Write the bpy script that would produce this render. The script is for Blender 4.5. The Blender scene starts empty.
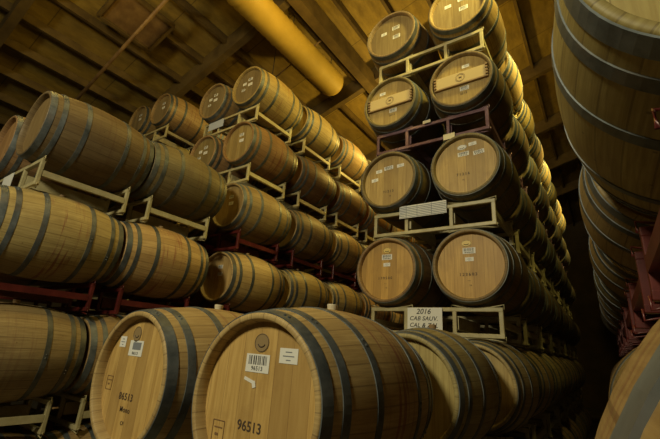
import bpy, bmesh, math, random
from mathutils import Vector, Matrix
PI = math.pi
C = bpy.context.scene.collection
ZC = 1.73                                   # camera height above the floor
# ---------------------------------------------------------------- camera
cd = bpy.data.cameras.new('camera'); cam = bpy.data.objects.new('camera', cd); C.objects.link(cam)
cd.sensor_fit = 'HORIZONTAL'; cd.sensor_width = 36.0; cd.lens = 383.648 / 660 * 36; cd.clip_start = 0.02; cd.clip_end = 200
cam.matrix_world = Matrix(((0.8227127, 0.12598594, 0.55432062, 0),
                           (0.56436737, -0.29778818, -0.76994264, 0),
                           (0.06806818, 0.94628206, -0.31609648, ZC), (0, 0, 0, 1)))
bpy.context.scene.camera = cam
# ---------------------------------------------------------------- world, exposure, lamps
S = bpy.context.scene
S.view_settings.view_transform = 'Standard'; S.view_settings.look = 'None'
S.view_settings.exposure = 0.0; S.view_settings.gamma = 1.0; S.view_settings.use_curve_mapping = False
W = bpy.data.worlds.new('world'); S.world = W; W.use_nodes = True
W.node_tree.nodes['Background'].inputs[0].default_value = (1.0, 0.75, 0.4, 1)
W.node_tree.nodes['Background'].inputs[1].default_value = 0.004
def area(loc, target, size, power, col, spread=180):
    l = bpy.data.lights.new('room_light', 'AREA'); l.shape = 'DISK'; l.size = size; l.energy = power; l.color = col
    l.spread = math.radians(spread)
    o = bpy.data.objects.new('room_light', l); C.objects.link(o)
    o.location = (loc[0], loc[1], loc[2] + ZC)
    o.rotation_euler = (Vector(target) - Vector(loc)).to_track_quat('-Z', 'Y').to_euler(); return o
def point(loc, r, power, col):
    l = bpy.data.lights.new('room_light', 'POINT'); l.shadow_soft_size = r; l.energy = power; l.color = col
    o = bpy.data.objects.new('room_light', l); C.objects.link(o); o.location = (loc[0], loc[1], loc[2] + ZC); return o
YEL = (1.0, 0.68, 0.13); WARM = (1.0, 0.86, 0.50)
area((-1.5, -2.9, 3.0), (-1.9, 3, 0.7), .9, 182, (1.0, 0.92, 0.59))
point((-2.65, 1.2, 4.1), .12, 45, YEL)
point((-2.65, 3.0, 4.6), .12, 58, YEL)
point((-2.65, 7.0, 4.3), .12, 210, YEL)
point((-4.9, 0.9, 4.1), .12, 30, YEL)
area((0.35, 2.5, 4.6), (-0.8, 3.3, 3.7), .35, 36, (1.0, 0.84, 0.24), 90)
for ly in (4.6, 7.2, 10.0):
    area((0.55, ly, 4.5), (-0.8, ly + .3, 3.6), .35, 52, (1.0, 0.84, 0.24), 84)

# ---------------------------------------------------------------- node helpers
class NT:
    def __init__(s, name):
        s.m = bpy.data.materials.new(name); s.m.use_nodes = True; s.t = s.m.node_tree; s.t.nodes.clear()
        s.out = s.t.nodes.new('ShaderNodeOutputMaterial'); s.b = s.t.nodes.new('ShaderNodeBsdfPrincipled')
        s.t.links.new(s.b.outputs[0], s.out.inputs[0])
    def put(s, inp, v):
        if v is None: return
        if isinstance(v, bpy.types.NodeSocket): s.t.links.new(v, inp)
        else: inp.default_value = v
    def math(s, op, a, b=None, c=None, clamp=False):
        n = s.t.nodes.new('ShaderNodeMath'); n.operation = op; n.use_clamp = clamp
        for i, v in enumerate((a, b, c)): s.put(n.inputs[i], v)
        return n.outputs[0]
    def mix(s, f, a, b, mode='MIX'):
        n = s.t.nodes.new('ShaderNodeMix'); n.data_type = 'RGBA'; n.blend_type = mode
        s.put(n.inputs[0], f); s.put(n.inputs[6], a); s.put(n.inputs[7], b); return n.outputs[2]
    def noise(s, vec, scale, detail=3, rough=.5, dims='3D'):
        n = s.t.nodes.new('ShaderNodeTexNoise'); s.put(n.inputs['Vector'], vec); n.inputs['Scale'].default_value = scale
        n.inputs['Detail'].default_value = detail; n.inputs['Roughness'].default_value = rough; return n.outputs['Fac']
    def white(s, w):
        n = s.t.nodes.new('ShaderNodeTexWhiteNoise'); n.noise_dimensions = '1D'; s.put(n.inputs['W'], w); return n.outputs['Value']
    def obj(s):
        n = s.t.nodes.new('ShaderNodeTexCoord'); return n.outputs['Object']
    def sep(s, v):
        n = s.t.nodes.new('ShaderNodeSeparateXYZ'); s.put(n.inputs[0], v); return n.outputs
    def comb(s, x, y, z):
        n = s.t.nodes.new('ShaderNodeCombineXYZ')
        for i, v in enumerate((x, y, z)): s.put(n.inputs[i], v)
        return n.outputs[0]
    def rng(s, v, a, b, c, d):
        n = s.t.nodes.new('ShaderNodeMapRange'); s.put(n.inputs[0], v)
        for i, k in enumerate((a, b, c, d)): n.inputs[i + 1].default_value = k
        return n.outputs[0]
    def info(s): return s.t.nodes.new('ShaderNodeObjectInfo').outputs
    def bump(s, h, st, d=.01):
        n = s.t.nodes.new('ShaderNodeBump'); s.put(n.inputs['Height'], h); n.inputs['Strength'].default_value = st
        n.inputs['Distance'].default_value = d; s.t.links.new(n.outputs[0], s.b.inputs['Normal'])
    def fin(s, col, rough=.6, metal=0.0, spec=.5):
        s.put(s.b.inputs['Base Color'], col); s.put(s.b.inputs['Roughness'], rough); s.put(s.b.inputs['Metallic'], metal)
        s.b.inputs['Specular IOR Level'].default_value = spec; return s.m

def stave_wood():
    n = NT('oak_staves'); x, y, z = n.sep(n.obj()); inf = n.info(); rnd = inf['Random']
    ang = n.math('ARCTAN2', x, z); u = n.math('MULTIPLY_ADD', ang, 30 / (2 * PI), n.math('MULTIPLY', rnd, 7.0))
    idx = n.math('FLOOR', u); fr = n.math('FRACT', u)
    tone = n.white(n.math('MULTIPLY_ADD', rnd, 91.0, idx))
    seam = n.math('LESS_THAN', n.math('MINIMUM', fr, n.math('SUBTRACT', 1.0, fr)), .035)
    off = n.math('MULTIPLY', rnd, 40.0)
    v = n.comb(n.math('MULTIPLY', u, 3.2), n.math('ADD', n.math('MULTIPLY', y, 2.2), off), off)
    g = n.noise(v, 2.2, 6, .62)
    v2 = n.comb(n.math('ADD', n.math('MULTIPLY', x, 3.0), off), n.math('MULTIPLY', y, 3.0), n.math('MULTIPLY', z, 3.0))
    blot = n.noise(v2, 1.6, 4, .6)
    c = n.mix(n.rng(g, .3, .72, 0, 1), (.31, .215, .095, 1), (.54, .41, .21, 1))
    c = n.mix(n.rng(tone, 0, 1, 0, .55), c, (.27, .18, .08, 1))
    c = n.mix(n.rng(blot, .48, .75, 0, .45), c, (.20, .125, .06, 1))
    c = n.mix(n.math('MULTIPLY', seam, .45), c, (.09, .05, .025, 1))
    # knots / small spots
    vo = n.t.nodes.new('ShaderNodeTexVoronoi'); n.put(vo.inputs['Vector'], v2); vo.inputs['Scale'].default_value = 5.0
    c = n.mix(n.rng(vo.outputs['Distance'], .05, .09, .65, 0), c, (.13, .07, .03, 1))
    # red wine spilled round the bung, running down the bilge
    mid = n.math('ABSOLUTE', n.math('SUBTRACT', y, n.math('ADD', .465, n.math('MULTIPLY', n.math('SUBTRACT', n.noise(n.comb(n.math('MULTIPLY', ang, 2.0), off, 0.0), 1.5, 2), .5), .12))))
    band = n.rng(mid, .07, .15, 1, 0)
    st = n.noise(n.comb(n.math('MULTIPLY', y, 46.0), n.math('MULTIPLY', ang, .8), off), 1.0, 3, .6)
    stain = n.math('MULTIPLY', n.math('MULTIPLY', band, n.rng(st, .52, .62, 0, 1)), inf['Alpha'], clamp=True)
    c = n.mix(n.math('MULTIPLY', stain, .75), c, (.20, .06, .05, 1))
    c = n.mix(1.0, c, inf['Color'], 'MULTIPLY')
    n.bump(n.math('SUBTRACT', n.math('MULTIPLY', g, .5), seam), .25, .004)
    return n.fin(c, n.rng(g, 0, 1, .62, .45), 0, .4)
def head_wood():
    n = NT('oak_head_planks'); x, y, z = n.sep(n.obj()); inf = n.info(); rnd = inf['Random']; off = n.math('MULTIPLY', rnd, 30.0)
    u = n.math('ADD', n.math('MULTIPLY', x, 12.5), off); idx = n.math('FLOOR', u); fr = n.math('FRACT', u)
    tone = n.white(idx)
    seam = n.math('LESS_THAN', fr, .03)
    g = n.noise(n.comb(n.math('MULTIPLY', x, 34.0), off, n.math('MULTIPLY_ADD', z, 2.4, n.math('MULTIPLY', idx, 3.1))), 1.6, 5, .6)
    c = n.mix(n.rng(g, .28, .72, 0, 1), (.37, .24, .09, 1), (.60, .44, .20, 1))
    c = n.mix(n.rng(tone, .3, 1, 0, .75), c, (.30, .20, .085, 1))
    c = n.mix(n.math('MULTIPLY', seam, .5), c, (.12, .06, .03, 1))
    b = n.noise(n.comb(n.math('ADD', x, off), y, z), 7.0, 4, .6)
    c = n.mix(n.rng(b, .55, .8, 0, .4), c, (.22, .13, .06, 1))
    c = n.mix(1.0, c, inf['Color'], 'MULTIPLY')
    n.bump(g, .1, .003)
    return n.fin(c, .5, 0, .4)
def hoop_metal():
    n = NT('galvanised_hoop'); o = n.obj(); inf = n.info()
    off = n.math('MULTIPLY', inf['Random'], 20.0); x, y, z = n.sep(o)
    g = n.noise(n.comb(n.math('ADD', x, off), y, z), 9.0, 5, .65)
    g2 = n.noise(n.comb(x, n.math('ADD', y, off), z), 3.0, 3, .6)
    c = n.mix(n.rng(g, .3, .7, 0, 1), (.06, .07, .075, 1), (.19, .21, .22, 1))
    c = n.mix(n.rng(g2, .55, .75, 0, .6), c, (.16, .10, .05, 1))
    c = n.mix(1.0, c, inf['Color'], 'MULTIPLY')
    return n.fin(c, n.rng(g, 0, 1, .36, .6), .4, .5)
def paint(name, a, b, rough=.5, metal=0.0, scale=6.0):
    n = NT(name); g = n.noise(n.obj(), scale, 4, .6)
    return n.fin(n.mix(n.rng(g, .35, .7, 0, 1), a, b), rough, metal)
def flat(name, col, rough=.7, metal=0.0):
    return NT(name).fin(col, rough, metal)
def roof_wood():
    n = NT('roof_plywood'); x, y, z = n.sep(n.obj())
    g = n.noise(n.comb(n.math('MULTIPLY', x, 3.0), n.math('MULTIPLY', y, 1.0), 0.0), 2.2, 6, .65)
    py = n.math('DIVIDE', y, 1.32); px = n.math('DIVIDE', x, .65)
    tone = n.white(n.math('ADD', n.math('MULTIPLY', n.math('FLOOR', py), 17.0), n.math('FLOOR', px)))
    seam = n.math('LESS_THAN', n.math('FRACT', py), .012)
    c = n.mix(n.rng(g, .3, .7, 0, 1), (.17, .108, .020, 1), (.38, .262, .052, 1))
    c = n.mix(n.rng(tone, 0, 1, 0, .35), c, (.16, .10, .035, 1))
    c = n.mix(n.math('MULTIPLY', seam, .6), c, (.04, .02, .01, 1))
    return n.fin(c, .8)
M = dict(stave=stave_wood(), head=head_wood(), hoop=hoop_metal(), roof=roof_wood(),
    beam=paint('timber_beam', (.07, .042, .012, 1), (.14, .09, .026, 1), .75, 0, 3),
    bung=flat('silicone_bung', (.62, .55, .40, 1), .5), bungw=flat('wooden_bung', (.28, .18, .09, 1), .7),
    paper=flat('white_paper', (.74, .72, .68, 1), .6), ink=flat('black_ink', (.03, .028, .03, 1), .6),
    stencil=flat('stencil_ink', (.07, .045, .03, 1), .7), burn=flat('branded_mark', (.20, .11, .045, 1), .7),
    yel=flat('yellow_seal', (.72, .52, .16, 1), .5), disc=flat('dark_wood_seal', (.27, .185, .085, 1), .6),
    cream=paint('cream_rack_paint', (.36, .30, .15, 1), (.52, .45, .26, 1), .45, 0, 9),
    red=paint('maroon_rack_paint', (.07, .010, .010, 1), (.14, .022, .018, 1), .35, .1, 9),
    lilac_sheen=paint('dull_maroon_lilac_sheen', (.10, .04, .05, 1), (.20, .12, .15, 1), .35, .3, 5),  # maroon paint with a lavender reflection mixed into its lighter tone
    duct=paint('duct_fabric', (.42, .28, .045, 1), (.54, .36, .06, 1), .6, 0, 2),
    steel=paint('dark_steel', (.05, .045, .04, 1), (.12, .10, .08, 1), .5, .5), pipe=paint('rusty_pipe', (.16, .09, .04, 1), (.26, .16, .07, 1), .6, .2),
    conc=paint('concrete', (.10, .09, .075, 1), (.18, .16, .13, 1), .8, 0, 2), wall=paint('wall_panel', (.06, .045, .03, 1), (.10, .075, .045, 1), .85, 0, 1.5),
    plank=flat('oak_crossbar', (.56, .42, .20, 1), .55), grid=flat('printed_grey', (.20, .21, .24, 1), .6), pale=flat('pale_blue_card', (.42, .46, .56, 1), .6), tag=flat('cream_tag', (.62, .54, .36, 1), .6))
# ---------------------------------------------------------------- mesh helpers
def link(name, me, mat, parent=None, loc=(0, 0, 0)):
    if mat is not None:
        for m in (mat if isinstance(mat, (list, tuple)) else [mat]): me.materials.append(m)
    o = bpy.data.objects.new(name, me); C.objects.link(o); o.location = loc
    if parent is not None: o.parent = parent
    return o
def mesh_of(bm, name='part', smooth=False):
    bmesh.ops.recalc_face_normals(bm, faces=bm.faces)
    me = bpy.data.meshes.new(name); bm.to_mesh(me); bm.free()
    if smooth:
        for p in me.polygons: p.use_smooth = True
    return me
def box(bm, c, s, mi=0, rot=None):
    vs = []
    for dx in (-.5, .5):
        for dy in (-.5, .5):
            for dz in (-.5, .5):
                v = Vector((dx * s[0], dy * s[1], dz * s[2]))
                if rot is not None: v = rot @ v
                vs.append(bm.verts.new(v + Vector(c)))
    for f in ((0, 1, 3, 2), (4, 6, 7, 5), (0, 4, 5, 1), (2, 3, 7, 6), (0, 2, 6, 4), (1, 5, 7, 3)):
        bm.faces.new([vs[i] for i in f]).material_index = mi
def tube(bm, pts, r, seg=8):
    pts = [Vector(p) for p in pts]; rings = []
    for i, p in enumerate(pts):
        a = pts[max(i - 1, 0)]; b = pts[min(i + 1, len(pts) - 1)]; d = (b - a).normalized()
        up = Vector((0, 0, 1)) if abs(d.z) < .9 else Vector((1, 0, 0)); u = d.cross(up).normalized(); v = u.cross(d)
        rings.append([bm.verts.new(p + r * (math.cos(t) * u + math.sin(t) * v)) for t in [2 * PI * k / seg for k in range(seg)]])
    for a, b in zip(rings, rings[1:]):
        for k in range(seg): bm.faces.new((a[k], a[(k + 1) % seg], b[(k + 1) % seg], b[k]))
    bm.faces.new(rings[0]); bm.faces.new(list(reversed(rings[-1])))
def lathe_y(bm, prof, seg=64, close=False):          # prof: (y, r) turned about the Y axis
    rings = [[bm.verts.new((r * math.sin(2 * PI * k / seg), y, r * math.cos(2 * PI * k / seg))) for k in range(seg)] for y, r in prof]
    pr = list(zip(rings, rings[1:])) + ([(rings[-1], rings[0])] if close else [])
    for a, b in pr:
        for k in range(seg): bm.faces.new((a[k], a[(k + 1) % seg], b[(k + 1) % seg], b[k]))
    return rings
def bevel_mod(o, w=.004):
    m = o.modifiers.new('bevel', 'BEVEL'); m.width = w; m.segments = 2; m.limit_method = 'ANGLE'
def tag(o, label, cat, group=None, kind=None):
    if label: o['label'] = label
    if cat: o['category'] = cat
    if group: o['group'] = group
    if kind: o['kind'] = kind
    return o
def empty(name, loc, rot=(0, 0, 0)):
    o = bpy.data.objects.new(name, None); C.objects.link(o); o.location = loc; o.rotation_euler = rot; o.empty_display_size = .1; return o
def text_mesh(s, size, shear=0.0, track=1.0):
    cu = bpy.data.curves.new('t', 'FONT'); cu.body = s; cu.size = size; cu.align_x = 'CENTER'; cu.align_y = 'CENTER'; cu.extrude = .0004
    cu.shear = shear; cu.space_character = track; cu.space_line = .8; cu.offset = size * .012
    o = bpy.data.objects.new('t', cu); C.objects.link(o); dg = bpy.context.evaluated_depsgraph_get()
    me = bpy.data.meshes.new_from_object(o.evaluated_get(dg)); bpy.data.objects.remove(o); bpy.data.curves.remove(cu)
    me.materials.clear(); me.transform(Matrix.Rotation(PI / 2, 4, 'X')); return me    # stands up, reads from -Y
# ---------------------------------------------------------------- the building
def struct(name, bm, mat):
    o = link(name, mesh_of(bm, name), mat); o['kind'] = 'structure'; return o
X0, X1, Y0, Y1 = -14.0, 7.0, -7.0, 22.0
def roof_z(x): return ZC + 7.0 + .3 * x
bm = bmesh.new(); box(bm, ((X0 + X1) / 2, (Y0 + Y1) / 2, -.1), (X1 - X0 + .4, Y1 - Y0 + .4, .2)); struct('floor', bm, M['conc'])
bm = bmesh.new(); box(bm, (X0 - .1, (Y0 + Y1) / 2, 2.3), (.2, Y1 - Y0, 4.6)); struct('wall_left', bm, M['wall'])
bm = bmesh.new(); box(bm, (X1 + .1, (Y0 + Y1) / 2, 5.4), (.2, Y1 - Y0, 10.8)); struct('wall_right', bm, M['wall'])
for nm, yy in (('wall_far', Y1 + .1), ('wall_near', Y0 - .1)):
    bm = bmesh.new(); prof = [(X0, 0), (X1, 0), (X1, roof_z(X1)), (X0, roof_z(X0))]
    a = [bm.verts.new((x, yy - .1, z)) for x, z in prof]; b = [bm.verts.new((x, yy + .1, z)) for x, z in prof]
    bm.faces.new(a); bm.faces.new(b[::-1])
    for i in range(4): bm.faces.new((a[i], a[(i + 1) % 4], b[(i + 1) % 4], b[i]))
    struct(nm, bm, M['wall'])
bm = bmesh.new(); a = [bm.verts.new((x, y, roof_z(x) + dz)) for dz in (0, .12) for x, y in ((X0, Y0), (X1, Y0), (X1, Y1), (X0, Y1))]
for f in ((0, 1, 2, 3), (7, 6, 5, 4), (0, 4, 5, 1), (1, 5, 6, 2), (2, 6, 7, 3), (3, 7, 4, 0)): bm.faces.new([a[i] for i in f])
struct('ceiling', bm, M['roof'])
RS = Matrix.Rotation(-math.atan(.3), 3, 'Y'); nt = 1
L = (X1 - X0) * math.sqrt(1 + .09)
for yb in (-4.35, -1.72, .9, 3.53, 6.15, 8.8, 11.4, 14.05, 16.7):           # rafters that follow the slope
    bm = bmesh.new(); box(bm, ((X0 + X1) / 2, yb, roof_z((X0 + X1) / 2) - .20), (L, .13, .34), rot=RS)
    struct('trim_%d' % nt, bm, M['beam']); nt += 1
xp = -13.0
while xp < 6.5:                                                               # purlins that run into the depth
    big = abs(xp + 3.25) < .01
    bm = bmesh.new(); box(bm, (xp, (Y0 + Y1) / 2, roof_z(xp) - .085), (.06, Y1 - Y0 - .1, .15)); struct('trim_%d' % nt, bm, M['beam']); nt += 1
    xp += .65
for xb, w in ((-3.55, .20), (.6, .2)):
    bm = bmesh.new(); box(bm, (xb, (Y0 + Y1) / 2, roof_z(xb) - .38), (w, Y1 - Y0 - .1, .34)); o = struct('trim_%d' % nt, bm, M['beam']); nt += 1
# ---------------------------------------------------------------- barrels
RR, RB, BL = .30, .36, .93; YA, YB = .11, .82
def rad(y): return RR + (RB - RR) * (1 - (2 * y / BL - 1) ** 2)
def body_mesh():
    bm = bmesh.new()
    prof = [(.052, .268), (.03, .272), (.004, .277), (0, .281), (0, .295), (.004, RR)]
    prof += [(y, rad(y)) for y in [BL * i / 28 for i in range(1, 28)]]
    prof += [(BL - y, r) for y, r in [(.004, RR), (0, .295), (0, .281), (.004, .277), (.03, .272), (.052, .268)]]
    lathe_y(bm, prof, 72); return mesh_of(bm, 'barrel_body', True)
def head_mesh(front):
    bm = bmesh.new(); y = .042 if front else BL - .042; d = .012 if front else -.012
    lathe_y(bm, [(y, .0005), (y, .2705), (y + d, .2705), (y + d, .0005)], 64, True); return mesh_of(bm, 'barrel_head')
def hoop_mesh(y0, y1):
    bm = bmesh.new(); t = .0035
    n = 5; ys = [y0 + (y1 - y0) * i / (n - 1) for i in range(n)]
    prof = [(y, rad(y) + t) for y in ys] + [(y, rad(y) - .001) for y in reversed(ys)]
    lathe_y(bm, prof, 72, True)
    a = .35 + y0 * 2; yc = (y0 + y1) / 2                                       # two rivets at the joint
    for k in (-.035, .035):
        r = rad(yc) + t; p = Vector((r * math.sin(a + k), yc, r * math.cos(a + k)))
        bmesh.ops.create_icosphere(bm, subdivisions=1, radius=.006, matrix=Matrix.Translation(p))
    me = mesh_of(bm, 'hoop')
    for p in me.polygons: p.use_smooth = False
    return me
def bung_mesh():
    bm = bmesh.new(); rs = lathe_y(bm, [(-.01, .021), (.022, .025), (.026, .024)], 20); bm.faces.new(rs[0]); bm.faces.new(rs[-1])
    me = mesh_of(bm, 'bung'); me.transform(Matrix.Translation((0, BL / 2, RB)) @ Matrix.Rotation(PI / 2, 4, 'X')); return me
BM_ = body_mesh(); HF, HB = head_mesh(True), head_mesh(False)
BM_.materials.append(M['stave']); HF.materials.append(M['head']); HB.materials.append(M['head'])
HO = []
for y0, y1 in ((.005, .050), (.092, .128), (.270, .307)):
    for a, b in ((y0, y1), (BL - y1, BL - y0)):
        m = hoop_mesh(a, b); m.materials.append(M['hoop']); HO.append(m)
BU = bung_mesh(); BU.materials.append(M['bungw']); BU2 = BU.copy(); BU2.materials.clear(); BU2.materials.append(M['bung'])
proto = None
def make_barrel():
    t = empty('wine_barrel', (0, 0, 0))
    for nm, me in [('body', BM_), ('head', HF), ('head', HB)] + [('hoop', h) for h in HO] + [('bung', BU)]:
        o = bpy.data.objects.new(nm, me); C.objects.link(o); o.parent = t
    return t
def copy_tree(r):
    c = r.copy(); C.objects.link(c)
    for ch in list(r.children):
        k = ch.copy(); C.objects.link(k); k.parent = c
    return c
rng = random.Random(7)
def barrel(x, y, z, label, group, tint=(1, 1, 1), stain=.5, hoop=(1, 1, 1), htint=None, roll=None, pale=False):
    global proto
    if proto is None: t = proto = make_barrel()
    else: t = copy_tree(proto)
    t.location = (x, y, z + ZC); tag(t, label, 'barrel', group)
    j = rng.uniform(.9, 1.1); tt = tuple(v * j for v in tint); hh = htint or tt
    for ch in t.children:
        n = ch.name.split('.')[0]
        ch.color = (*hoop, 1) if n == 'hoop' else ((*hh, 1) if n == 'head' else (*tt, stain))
        if n == 'bung' and pale: ch.data = BU2
        if n == 'body' and roll: ch.rotation_euler = (0, roll, 0)
    return t
Z = lambda k: .7226 + (k - 2) * .9186
TIER = ['floor', 'second', 'third', 'fourth', 'fifth', 'top']
ORD = ['first', 'second', 'third', 'fourth', 'fifth', 'sixth', 'seventh', 'eighth', 'ninth', 'tenth', 'eleventh', 'twelfth']
PITCH = 1.052
ALL = {}
TINT = {  # wood tone by column and tier; C's fifth tier also darkened for shade
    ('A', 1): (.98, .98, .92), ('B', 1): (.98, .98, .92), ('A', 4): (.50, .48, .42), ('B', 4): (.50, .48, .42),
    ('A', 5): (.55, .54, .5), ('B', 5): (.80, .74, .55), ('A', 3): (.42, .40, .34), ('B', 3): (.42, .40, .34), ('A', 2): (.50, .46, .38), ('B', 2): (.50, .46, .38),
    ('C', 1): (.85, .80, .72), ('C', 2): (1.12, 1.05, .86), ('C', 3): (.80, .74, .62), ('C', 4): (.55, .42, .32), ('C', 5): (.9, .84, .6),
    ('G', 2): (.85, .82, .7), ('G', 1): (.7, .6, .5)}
def column(col, name, xs, tier, y0, n, group, zoff=0.0, pitch=PITCH, start=0):
    for i in range(n):
        x = xs[min(i, len(xs) - 1)]
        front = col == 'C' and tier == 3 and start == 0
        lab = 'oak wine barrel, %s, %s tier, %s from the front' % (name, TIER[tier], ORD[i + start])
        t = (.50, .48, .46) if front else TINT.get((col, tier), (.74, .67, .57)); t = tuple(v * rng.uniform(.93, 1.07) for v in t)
        ho = rng.choice(((1, 1, 1), (.7, .7, .72), (.85, .8, .7)))
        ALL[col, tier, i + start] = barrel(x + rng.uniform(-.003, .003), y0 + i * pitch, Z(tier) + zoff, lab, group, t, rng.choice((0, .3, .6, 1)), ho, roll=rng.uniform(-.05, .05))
XA, XB = -1.613, -.854
for k in range(6):
    lo = k < 2; y0 = 1.03 if lo else 3.165; n = 10 if lo else 8
    for col, nm, x, xs in (('A', 'left column of the middle stack', XA, [-1.822, -1.71, XA]), ('B', 'right column of the middle stack', XB, [-1.024, -.94, XB])):
        column(col, nm, xs if lo else [x], k, y0, n, 'barrels in the ' + nm)
XCc, XD = -3.785, -4.545; LY = [.62, .66, .75, .84]
for k in range(6):
    nf = 2 if k < 4 else 0
    for col, nm, x, n in (('C', 'aisle column of the left stack', XCc, 6), ('D', 'back column of the left stack', XD, 2)):
        if nf: column(col, nm, [x], k, LY[k], 2, 'barrels in the ' + nm, pitch=(.96, .96, .96, .945)[k] if k < 4 else 1)
        column(col, nm, [x], k, 2.98, n, 'barrels in the ' + nm, start=nf)
for k in range(6):
    for col, nm, x in (('E', 'right column of the far left stack', -6.0), ('F', 'left column of the far left stack', -6.76)):
        column(col, nm, [x], k, 2.95, 2, 'barrels in the far left stack', .066 * k)
GX, HX = .33, 1.09; GZ = .05
for k, y0 in ((0, -.05), (1, -.05), (2, .72)):
    column('G', 'aisle column of the right stack', [.318, GX] if k == 1 else [GX], k, y0, 7, 'barrels in the aisle column of the right stack', GZ if k == 2 else .01)
    column('H', 'back column of the right stack', [HX], k, y0, 2, 'barrels in the back column of the right stack', GZ if k == 2 else .01)
# ---------------------------------------------------------------- racks
RT, RBt = -.352, -.554                          # centres of the top and bottom rail, from the barrel's axis
def frame_mesh(y):
    bm = bmesh.new(); q = .034
    box(bm, (0, y, RT), (1.16, q, q)); box(bm, (0, y, RBt), (1.16, q, q))
    for x in (-.562, -.23, .20, .562): box(bm, (x, y, (RT + RBt) / 2), (q, q * .9, RT - RBt))
    return mesh_of(bm, 'frame')
def saddle_mesh(y, cx, up):
    bm = bmesh.new(); pts = []; r = rad(y) + (.0125 if up else .0205)
    zc = 0 if up else -.9186
    w = .205
    pts.append((cx - w, y, RT if up else RBt))
    for i in range(13):
        x = -w + 2 * w * i / 12; zz = math.sqrt(r * r - (x * .62) ** 2)
        pts.append((cx + x, y, zc - zz if up else zc + zz))
    pts.append((cx + w, y, RT if up else RBt)); tube(bm, pts, .005, 6); return mesh_of(bm, 'saddle', True)
def beam_mesh(x, w, h):
    bm = bmesh.new(); box(bm, (x, (YA + YB) / 2, -.46), (w, YB - YA - .035, h)); return mesh_of(bm, 'side_beam')
RM = [('frame', frame_mesh(YA)), ('frame', frame_mesh(YB))] + [('side_beam', beam_mesh(x, w, h)) for x, w, h in ((-.562, .034, .05), (.562, .034, .05), (-.22, .05, .10), (.20, .05, .10))]
RM += [('saddle', saddle_mesh(y, cx, up)) for y in (YA, YB) for cx in (-.38, .38) for up in (True, False)]
RACK = {}
def rack(x, y, z, label, group, mat, floor=False):
    key = (mat, floor)
    if key not in RACK:
        t = empty('barrel_rack', (0, 0, 0))
        for i, (nm, me) in enumerate(RM):
            if floor and i >= 6 and i % 2 == 1: continue
            m = me.copy(); m.materials.clear(); m.materials.append(M[mat]); o = bpy.data.objects.new(nm, m); C.objects.link(o); o.parent = t
            if nm == 'frame': bevel_mod(o, .005)
        RACK[key] = t
    else: t = copy_tree(RACK[key])
    t.location = (x, y, z + ZC); tag(t, label, 'rack', group); return t
MX = (XA + XB) / 2 + .02
COLN = {'cream': 'cream steel rack', 'red': 'dark red steel rack', 'lilac_sheen': 'dull maroon steel rack'}
def racks(stack, cx, k, y0, n, matf, zoff=0.0, pitch=PITCH, start=0):
    for i in range(n):
        m = matf(k, i + start); x = cx[min(i, len(cx) - 1)]
        rack(x, y0 + i * pitch, Z(k) + zoff, '%s under the %s tier of the %s stack, %s from the front' % (COLN[m], TIER[k], stack, ORD[i + start]), 'racks in the %s stack' % stack, m, k == 0)
for k in range(6):
    lo = k < 2
    racks('middle', [-1.423, -1.325, MX] if lo else [MX], k, 1.03 if lo else 3.165, 10 if lo else 8, lambda k, i: 'lilac_sheen' if k == 4 else 'cream')
    lm = lambda k, i: 'red' if (k == 2 or (k == 3 and i >= 2)) else 'cream'
    if k < 4: racks('left', [(XCc + XD) / 2], k, LY[k], 2, lm, pitch=(.96, .96, .96, .945)[k])
    racks('left', [(XCc + XD) / 2], k, 2.98, 6, lm, start=2 if k < 4 else 0)
    racks('far left', [-6.38], k, 2.95, 2, lambda k, i: 'cream', .066 * k)
for k, y0 in ((0, -.05), (1, -.05), (2, .72)):
    racks('right', [(GX + HX) / 2], k, y0, 7, lambda k, i: 'red', GZ if k == 2 else .01)
# ---------------------------------------------------------------- seals, stickers and stencils on the heads
YH = .0415
def sticker(t, x, z, w, h, kind='bars', rot=0.0):
    bm = bmesh.new(); R_ = Matrix.Rotation(rot, 3, 'Y')
    def bx(cx, cz, ww, hh, dy, mi): box(bm, Vector((x, YH - dy, z)) + R_ @ Vector((cx, 0, cz)), (ww, .0008, hh), mi, R_)
    bx(0, 0, w, h, .0008, 0)
    r = random.Random(int(x * 1000 + z * 7000))
    if kind in ('bars', 'code'):
        top = h * .42; hb = h * .5; cx = -w * .38
        while cx < w * .38:
            ww = w * r.choice((.018, .03, .045)); bx(cx, top - hb / 2, ww, hb, .0014, 1); cx += ww + w * r.choice((.02, .03, .045))
        if kind == 'bars':
            for i in range(5): bx(-w * .3 + i * w * .15, -h * .28, w * .08, h * .2, .0014, 1)
    elif kind == 'lines':
        for i, q in enumerate((.25, -.02, -.28)): bx(0, h * q, w * (.35, .62, .25)[i], h * .07, .0014, 2)
    elif kind == 'square': bx(w * .05, h * .15, w * .62, h * .48, .0014, 2)
    o = link('paper_label', mesh_of(bm, 'paper_label'), [M['paper'], M['ink'], M['grid']], t)
    o['label'] = 'white paper label'; return o
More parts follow.
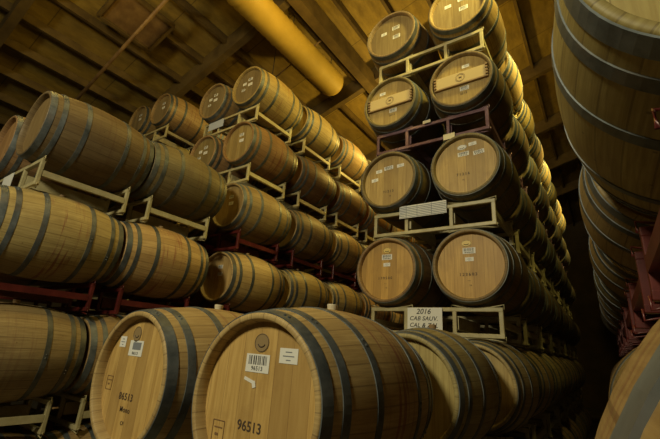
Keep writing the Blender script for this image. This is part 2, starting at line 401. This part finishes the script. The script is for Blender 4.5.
def seal(t, x, z, rx, rz, mat, ring='burn'):
    bm = bmesh.new(); v = [bm.verts.new((x + rx * math.cos(a), YH - .0012, z + rz * math.sin(a))) for a in [2 * PI * k / 40 for k in range(40)]]
    bm.faces.new(v)
    ret = bmesh.ops.extrude_face_region(bm, geom=list(bm.faces)); bmesh.ops.translate(bm, verts=[e for e in ret['geom'] if isinstance(e, bmesh.types.BMVert)], vec=(0, .001, 0))
    o = link('seal', mesh_of(bm, 'seal'), M[mat], t)
    bm = bmesh.new()
    n = 40; w = .0022
    def arc(a0, a1, kx, kz, m, ww):
        p = [(x + kx * math.cos(a0 + (a1 - a0) * i / m), z + kz * math.sin(a0 + (a1 - a0) * i / m)) for i in range(m + 1)]
        tube(bm, [(q[0], YH - .0016, q[1]) for q in p], ww, 4)
    arc(0, 2 * PI, rx * .93, rz * .93, 40, .0011)
    arc(PI * 1.12, PI * 1.88, rx * .5, rz * .45, 12, .0026)
    link('smile_mark', mesh_of(bm, 'smile_mark'), M['ink' if mat != 'disc' else 'stencil'], o); return o
def print_text(t, s, x, z, size, mat='stencil', name='stencilled_number', y=YH - .0008, track=1.15, shear=0.0, rot=0.0):
    me = text_mesh(s, size, shear, track); o = link(name, me, M[mat], t, (x, y, z)); o.rotation_euler = (0, rot, 0); return o
def stamp(t, x, z, w, h):
    bm = bmesh.new()
    for dx, dz, ww, hh in ((0, h / 2, w, .003), (0, -h / 2, w, .003), (-w / 2, 0, .003, h), (w / 2, 0, .003, h), (0, h * .2, w * .7, .004), (-w * .1, -h * .1, w * .3, .008)):
        box(bm, (x + dx, YH - .0008, z + dz), (ww, .0008, hh))
    link('branded_stamp', mesh_of(bm, 'branded_stamp'), M['burn'], t)
def crossbar(t):
    bm = bmesh.new(); box(bm, (0, YH - .011, .02), (.50, .022, .13)); o = link('crossbar', mesh_of(bm, 'crossbar'), M['plank'], t); o['label'] = 'pale wooden crossbar'; bevel_mod(o, .003)
    bm = bmesh.new(); box(bm, (0, YH - .014, -.052), (.515, .028, .014)); link('crossbar_shadow', mesh_of(bm, 'crossbar_shadow'), M['bungw'], o)  # dark strip added as the shadow along the plank's lower edge
    for s in (-1, 1):
        for i in range(4):
            bm = bmesh.new(); box(bm, (s * .247, YH - .019, .075 - i * .034), (.022, .038, .017)); link('peg', mesh_of(bm, 'peg'), M['bungw'], o)
    bm = bmesh.new()
    for rr in (.045, .036): tube(bm, [(rr * math.cos(a), YH - .0225, .02 + rr * math.sin(a)) for a in [2 * PI * k / 32 for k in range(33)]], .0016, 4)
    link('round_brand', mesh_of(bm, 'round_brand'), M['burn'], o)
    print_text(t, 'M', 0, .02, .04, 'burn', 'brand_letter', YH - .0226)
    print_text(t, '2015', .02, -.155, .03)
def relabel(key, s): ALL[key]['label'] = s
# the two big barrels in front
a = ALL['B', 1, 0]; relabel(('B', 1, 0), 'big foreground oak barrel stencilled 96513 with two white stickers on its head')
seal(a, -.01, .196, .036, .033, 'disc'); sticker(a, -.02, .125, .115, .062, 'code'); print_text(a, '96513', -.02, .107, .02, 'ink', 'label_number', YH - .0015)
sticker(a, .123, .159, .082, .050, 'lines'); print_text(a, '96513', -.025, -.082, .045, track=1.05)
bm = bmesh.new(); box(bm, (-.052, YH - .001, .066), (.05, .001, .011), 0, Matrix.Rotation(.25, 3, 'Y')); box(bm, (-.026, YH - .0015, .054), (.016, .001, .022), 0, Matrix.Rotation(-.3, 3, 'Y'))
link('torn_paper', mesh_of(bm, 'torn_paper'), M['paper'], a); stamp(a, -.178, -.12, .06, .075)
b = ALL['A', 1, 0]; relabel(('A', 1, 0), 'foreground oak barrel stencilled 86513, left neighbour of the barrel stencilled 96513')
seal(b, -.048, .195, .034, .036, 'disc'); sticker(b, -.035, .13, .115, .07, 'square'); print_text(b, '86513', -.035, .107, .018, 'ink', 'label_number', YH - .0015)
sticker(b, -.16, .155, .055, .05, 'lines'); print_text(b, '86513', -.033, -.083, .042); print_text(b, 'Mono', -.019, -.135, .032); print_text(b, 'CF', -.02, -.19, .022)
stamp(b, -.205, -.037, .05, .06)
for q in (a, b):
    for ch in q.children:
        n = ch.name.split('.')[0]
        if n == 'bung': ch.data = BU2
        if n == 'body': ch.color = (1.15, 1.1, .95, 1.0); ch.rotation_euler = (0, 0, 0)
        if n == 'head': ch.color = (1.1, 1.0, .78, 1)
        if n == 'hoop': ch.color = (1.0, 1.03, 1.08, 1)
relabel(('B', 1, 1), 'oak barrel behind the one stencilled 96513, brown bung beside the handwritten 2016 card')
relabel(('A', 1, 1), 'oak barrel directly behind the foreground barrel stencilled 86513')
# heads of the middle stack
for key, num, lab in ((('A', 2, 0), '179500', 'middle stack barrel numbered 179500 with yellow oval seal, left of its pair'),
                      (('B', 2, 0), '123603', 'middle stack barrel numbered 123603 with yellow oval seal, right of its pair')):
    t = ALL[key]; relabel(key, lab); seal(t, 0 if key[0] == 'A' else -.02, .19, .042, .028, 'yel')
    sticker(t, 0, .125, .105, .052, 'bars'); sticker(t, 0, .052, .07, .034, 'lines'); print_text(t, num, -.015, -.075, .034, 'stencil', 'stencilled_number', track=1.5)
    print_text(t, '---', -.01, -.125, .02); print_text(t, '16', 0, -.165, .018)
t = ALL['A', 3, 0]; relabel(('A', 3, 0), 'middle stack barrel, fourth tier, left of its pair, four white stickers high on head')
for x, z, w, h, r, kd in ((-.11, .12, .07, .036, -.04, 'lines'), (.0, .14, .10, .04, -.05, 'bars'), (.13, .14, .075, .034, -.05, 'lines'), (-.155, .03, .075, .035, -.08, 'lines')): sticker(t, x, z, w, h, kd, r)
print_text(t, '71215', .0, -.12, .036, track=1.4); print_text(t, '16', .02, -.17, .02)
t = ALL['B', 3, 0]; relabel(('B', 3, 0), 'middle stack barrel, fourth tier, right of its pair, white oval and three stickers')
seal(t, -.02, .185, .043, .027, 'paper'); sticker(t, .075, .2, .07, .034, 'lines', -.05); sticker(t, -.01, .115, .10, .042, 'bars', -.03); sticker(t, .125, .105, .095, .04, 'bars', -.1)
print_text(t, '71216', -.02, -.085, .036, track=1.4); print_text(t, '16', -.02, -.14, .02)
for c, side in (('A', 'left'), ('B', 'right')):
    t = ALL[c, 4, 0]; relabel((c, 4, 0), 'middle stack barrel, fifth tier, %s of its pair, pale crossbar with pegs on head' % side)
    crossbar(t); sticker(t, (-.1 if c == 'A' else .05), .15, .07, .035, 'lines'); sticker(t, .03, -.1, .085, .045, 'bars')
    t = ALL[c, 5, 0]; relabel((c, 5, 0), 'topmost front barrel of the middle stack, %s of its pair, white stickers on head' % side)
    sticker(t, .05, .1, .09, .05, 'bars'); sticker(t, -.1, .07, .07, .04, 'lines'); sticker(t, .06, -.03, .09, .05, 'bars')
for i, key in enumerate((('C', 3, 2), ('C', 4, 0), ('C', 5, 0), ('D', 4, 0), ('D', 5, 0), ('E', 5, 0), ('F', 5, 0), ('C', 2, 2))):
    t = ALL[key]; sticker(t, .02, .12, .085, .045, 'bars'); sticker(t, .03, .03, .085, .045, 'lines')
    if i in (2, 3, 4): sticker(t, -.09, .07, .07, .045, 'lines'); sticker(t, -.1, -.03, .07, .04, 'bars')
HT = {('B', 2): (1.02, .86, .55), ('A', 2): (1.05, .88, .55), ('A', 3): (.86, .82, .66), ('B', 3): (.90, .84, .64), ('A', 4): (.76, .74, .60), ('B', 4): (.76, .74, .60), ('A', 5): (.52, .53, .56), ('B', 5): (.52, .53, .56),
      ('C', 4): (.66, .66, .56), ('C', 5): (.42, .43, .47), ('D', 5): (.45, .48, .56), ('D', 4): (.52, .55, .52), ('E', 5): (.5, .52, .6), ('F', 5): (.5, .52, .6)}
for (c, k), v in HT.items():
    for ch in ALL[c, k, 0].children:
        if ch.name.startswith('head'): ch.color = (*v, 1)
# ---------------------------------------------------------------- cards and tags on the racks
def card(name, x, y, z, w, h, label, mat='paper', cat='sign'):
    t = empty(name, (x, y, z + ZC)); tag(t, label, cat)
    bm = bmesh.new(); box(bm, (0, 0, 0), (w, .003, h)); link('card', mesh_of(bm, 'card'), M[mat], t); return t
t = card('paper_sign', -1.262, 3.238, .29, .31, .185, 'white handwritten card reading 2016 CAB SAUV on the rack behind barrel 96513')
for s, dz, sz in (('2016', .058, .062), ('CAB SAUV.', .0, .05), ('CAL & ZAL', -.056, .05)):
    print_text(t, s, -.01, dz, sz, 'ink', 'handwriting', -.002, 1.05, .25)
t = card('printed_sheet', -1.275, 3.238, 1.285, .46, .125, 'printed table sheet on the cream rack below the fourth tier of the middle stack', 'paper')
bm = bmesh.new()
for i in range(7): box(bm, (0, -.002, .045 - i * .0165), (.45, .001, .0075))
for x in (-.16, -.05, .09): box(bm, (x, -.0022, 0), (.005, .001, .12))
link('printed_table', mesh_of(bm, 'printed_table'), M['grid'], t)
card('paper_tag', -1.22, 3.238, Z(4) - .335, .08, .032, 'small cream tag on top rail of the dull maroon rack', 'tag', 'tag')
card('paper_tag', -1.0, 3.238, Z(4) - .565, .11, .06, 'larger cream tag on bottom rail of the dull maroon rack', 'tag', 'tag')
card('paper_sign', -4.44, 3.06, Z(5) - .42, .34, .13, 'blank pale card on the rack under the top tier of the left stack', 'pale')
card('paper_sign', -4.30, .925, Z(3) - .46, .26, .22, 'white speckled card on the nearest rack of the left stack, at frame left', 'paper')
# ---------------------------------------------------------------- under the roof
bm = bmesh.new(); DX, DZ, DR = -3.93, 5.06, .25
prof = [(-5.0 + i * .06, DR + (.005 if i % 2 == 0 else -.004) + (.008 if i % 16 == 0 else 0)) for i in range(int(10.3 / .06))]
ye = prof[-1][0]; prof += [(ye + .04, DR * .97), (ye + .1, DR * .8), (ye + .13, DR * .45), (ye + .14, .01)]
rs = lathe_y(bm, prof, 40); bm.faces.new(rs[-1]); bm.faces.new(rs[0])
tag(link('air_duct', mesh_of(bm, 'air_duct', True), M['duct'], None, (DX, 0, DZ + ZC)), 'long round yellow-lit air duct hanging under the sloping timber roof', 'duct')
for i, y in enumerate((.6, 2.2, 3.9, 5.1)):
    bm = bmesh.new(); zt = 7 + .3 * DX - DZ
    tube(bm, [(0, 0, DR), (0, 0, zt)], .008, 6)
    tag(link('duct_hanger', mesh_of(bm, 'duct_hanger'), M['steel'], None, (DX, y, DZ + ZC)), 'thin dark rod holding the round air duct from the roof, %s' % ('second from its far end' if i == 2 else 'nearest its far end' if i == 3 else 'second from the camera' if i == 1 else 'nearest the camera'), 'rod', 'duct hangers')
def pipe(name, a, b, r, label, mat='pipe', cat='pipe'):
    bm = bmesh.new(); A = Vector(a); tube(bm, [(0, 0, 0), Vector(b) - A], r, 10)
    tag(link(name, mesh_of(bm, name, True), M[mat], None, (A.x, A.y, A.z + ZC)), label, cat)
pipe('sprinkler_pipe', (-4.6, 2.15, 5.117), (-9.5, 2.28, 3.66), .03, 'thin rusty pipe crossing under the roof at upper left')
pipe('electrical_conduit', (-5.0, 4.55, 5.13), (-3.68, 4.5, 5.53), .014, 'thin pale conduit crossing above the round air duct')
t = empty('pendant_lamp', (-4.62, 4.2, 4.52 + ZC)); tag(t, 'small dark bell-shaped pendant lamp hanging beside the round air duct', 'lamp')
bm = bmesh.new(); rs = lathe_y(bm, [(0, .13), (.05, .12), (.13, .08), (.2, .05), (.28, .045), (.3, .01)], 24); me = mesh_of(bm, 'lamp_shade', True); me.transform(Matrix.Rotation(PI / 2, 4, 'X')); link('lamp_shade', me, M['steel'], t)
bm = bmesh.new(); tube(bm, [(0, 0, .3), (0, 0, 7 - .3 * 4.62 - 4.52)], .008, 6); link('cord', mesh_of(bm, 'cord'), M['steel'], t)
t = empty('roof_vent', (-5.85, 2.15, 0)); tag(t, 'brown framed rectangular vent panel set into the roof at upper left', 'vent')
bm = bmesh.new(); RS2 = RS
box(bm, (0, 0, roof_z(-5.85) - .22), (.66, .86, .02), rot=RS); link('panel', mesh_of(bm, 'panel'), M['pipe'], t)
bm = bmesh.new()
for dx, dy, sx, sy in ((-.34, 0, .05, .92), (.34, 0, .05, .92), (0, -.45, .72, .05), (0, .45, .72, .05)):
    box(bm, (dx, dy, roof_z(-5.85 + dx) - .24), (sx, sy, .08), rot=RS)
link('frame', mesh_of(bm, 'frame'), M['beam'], t)
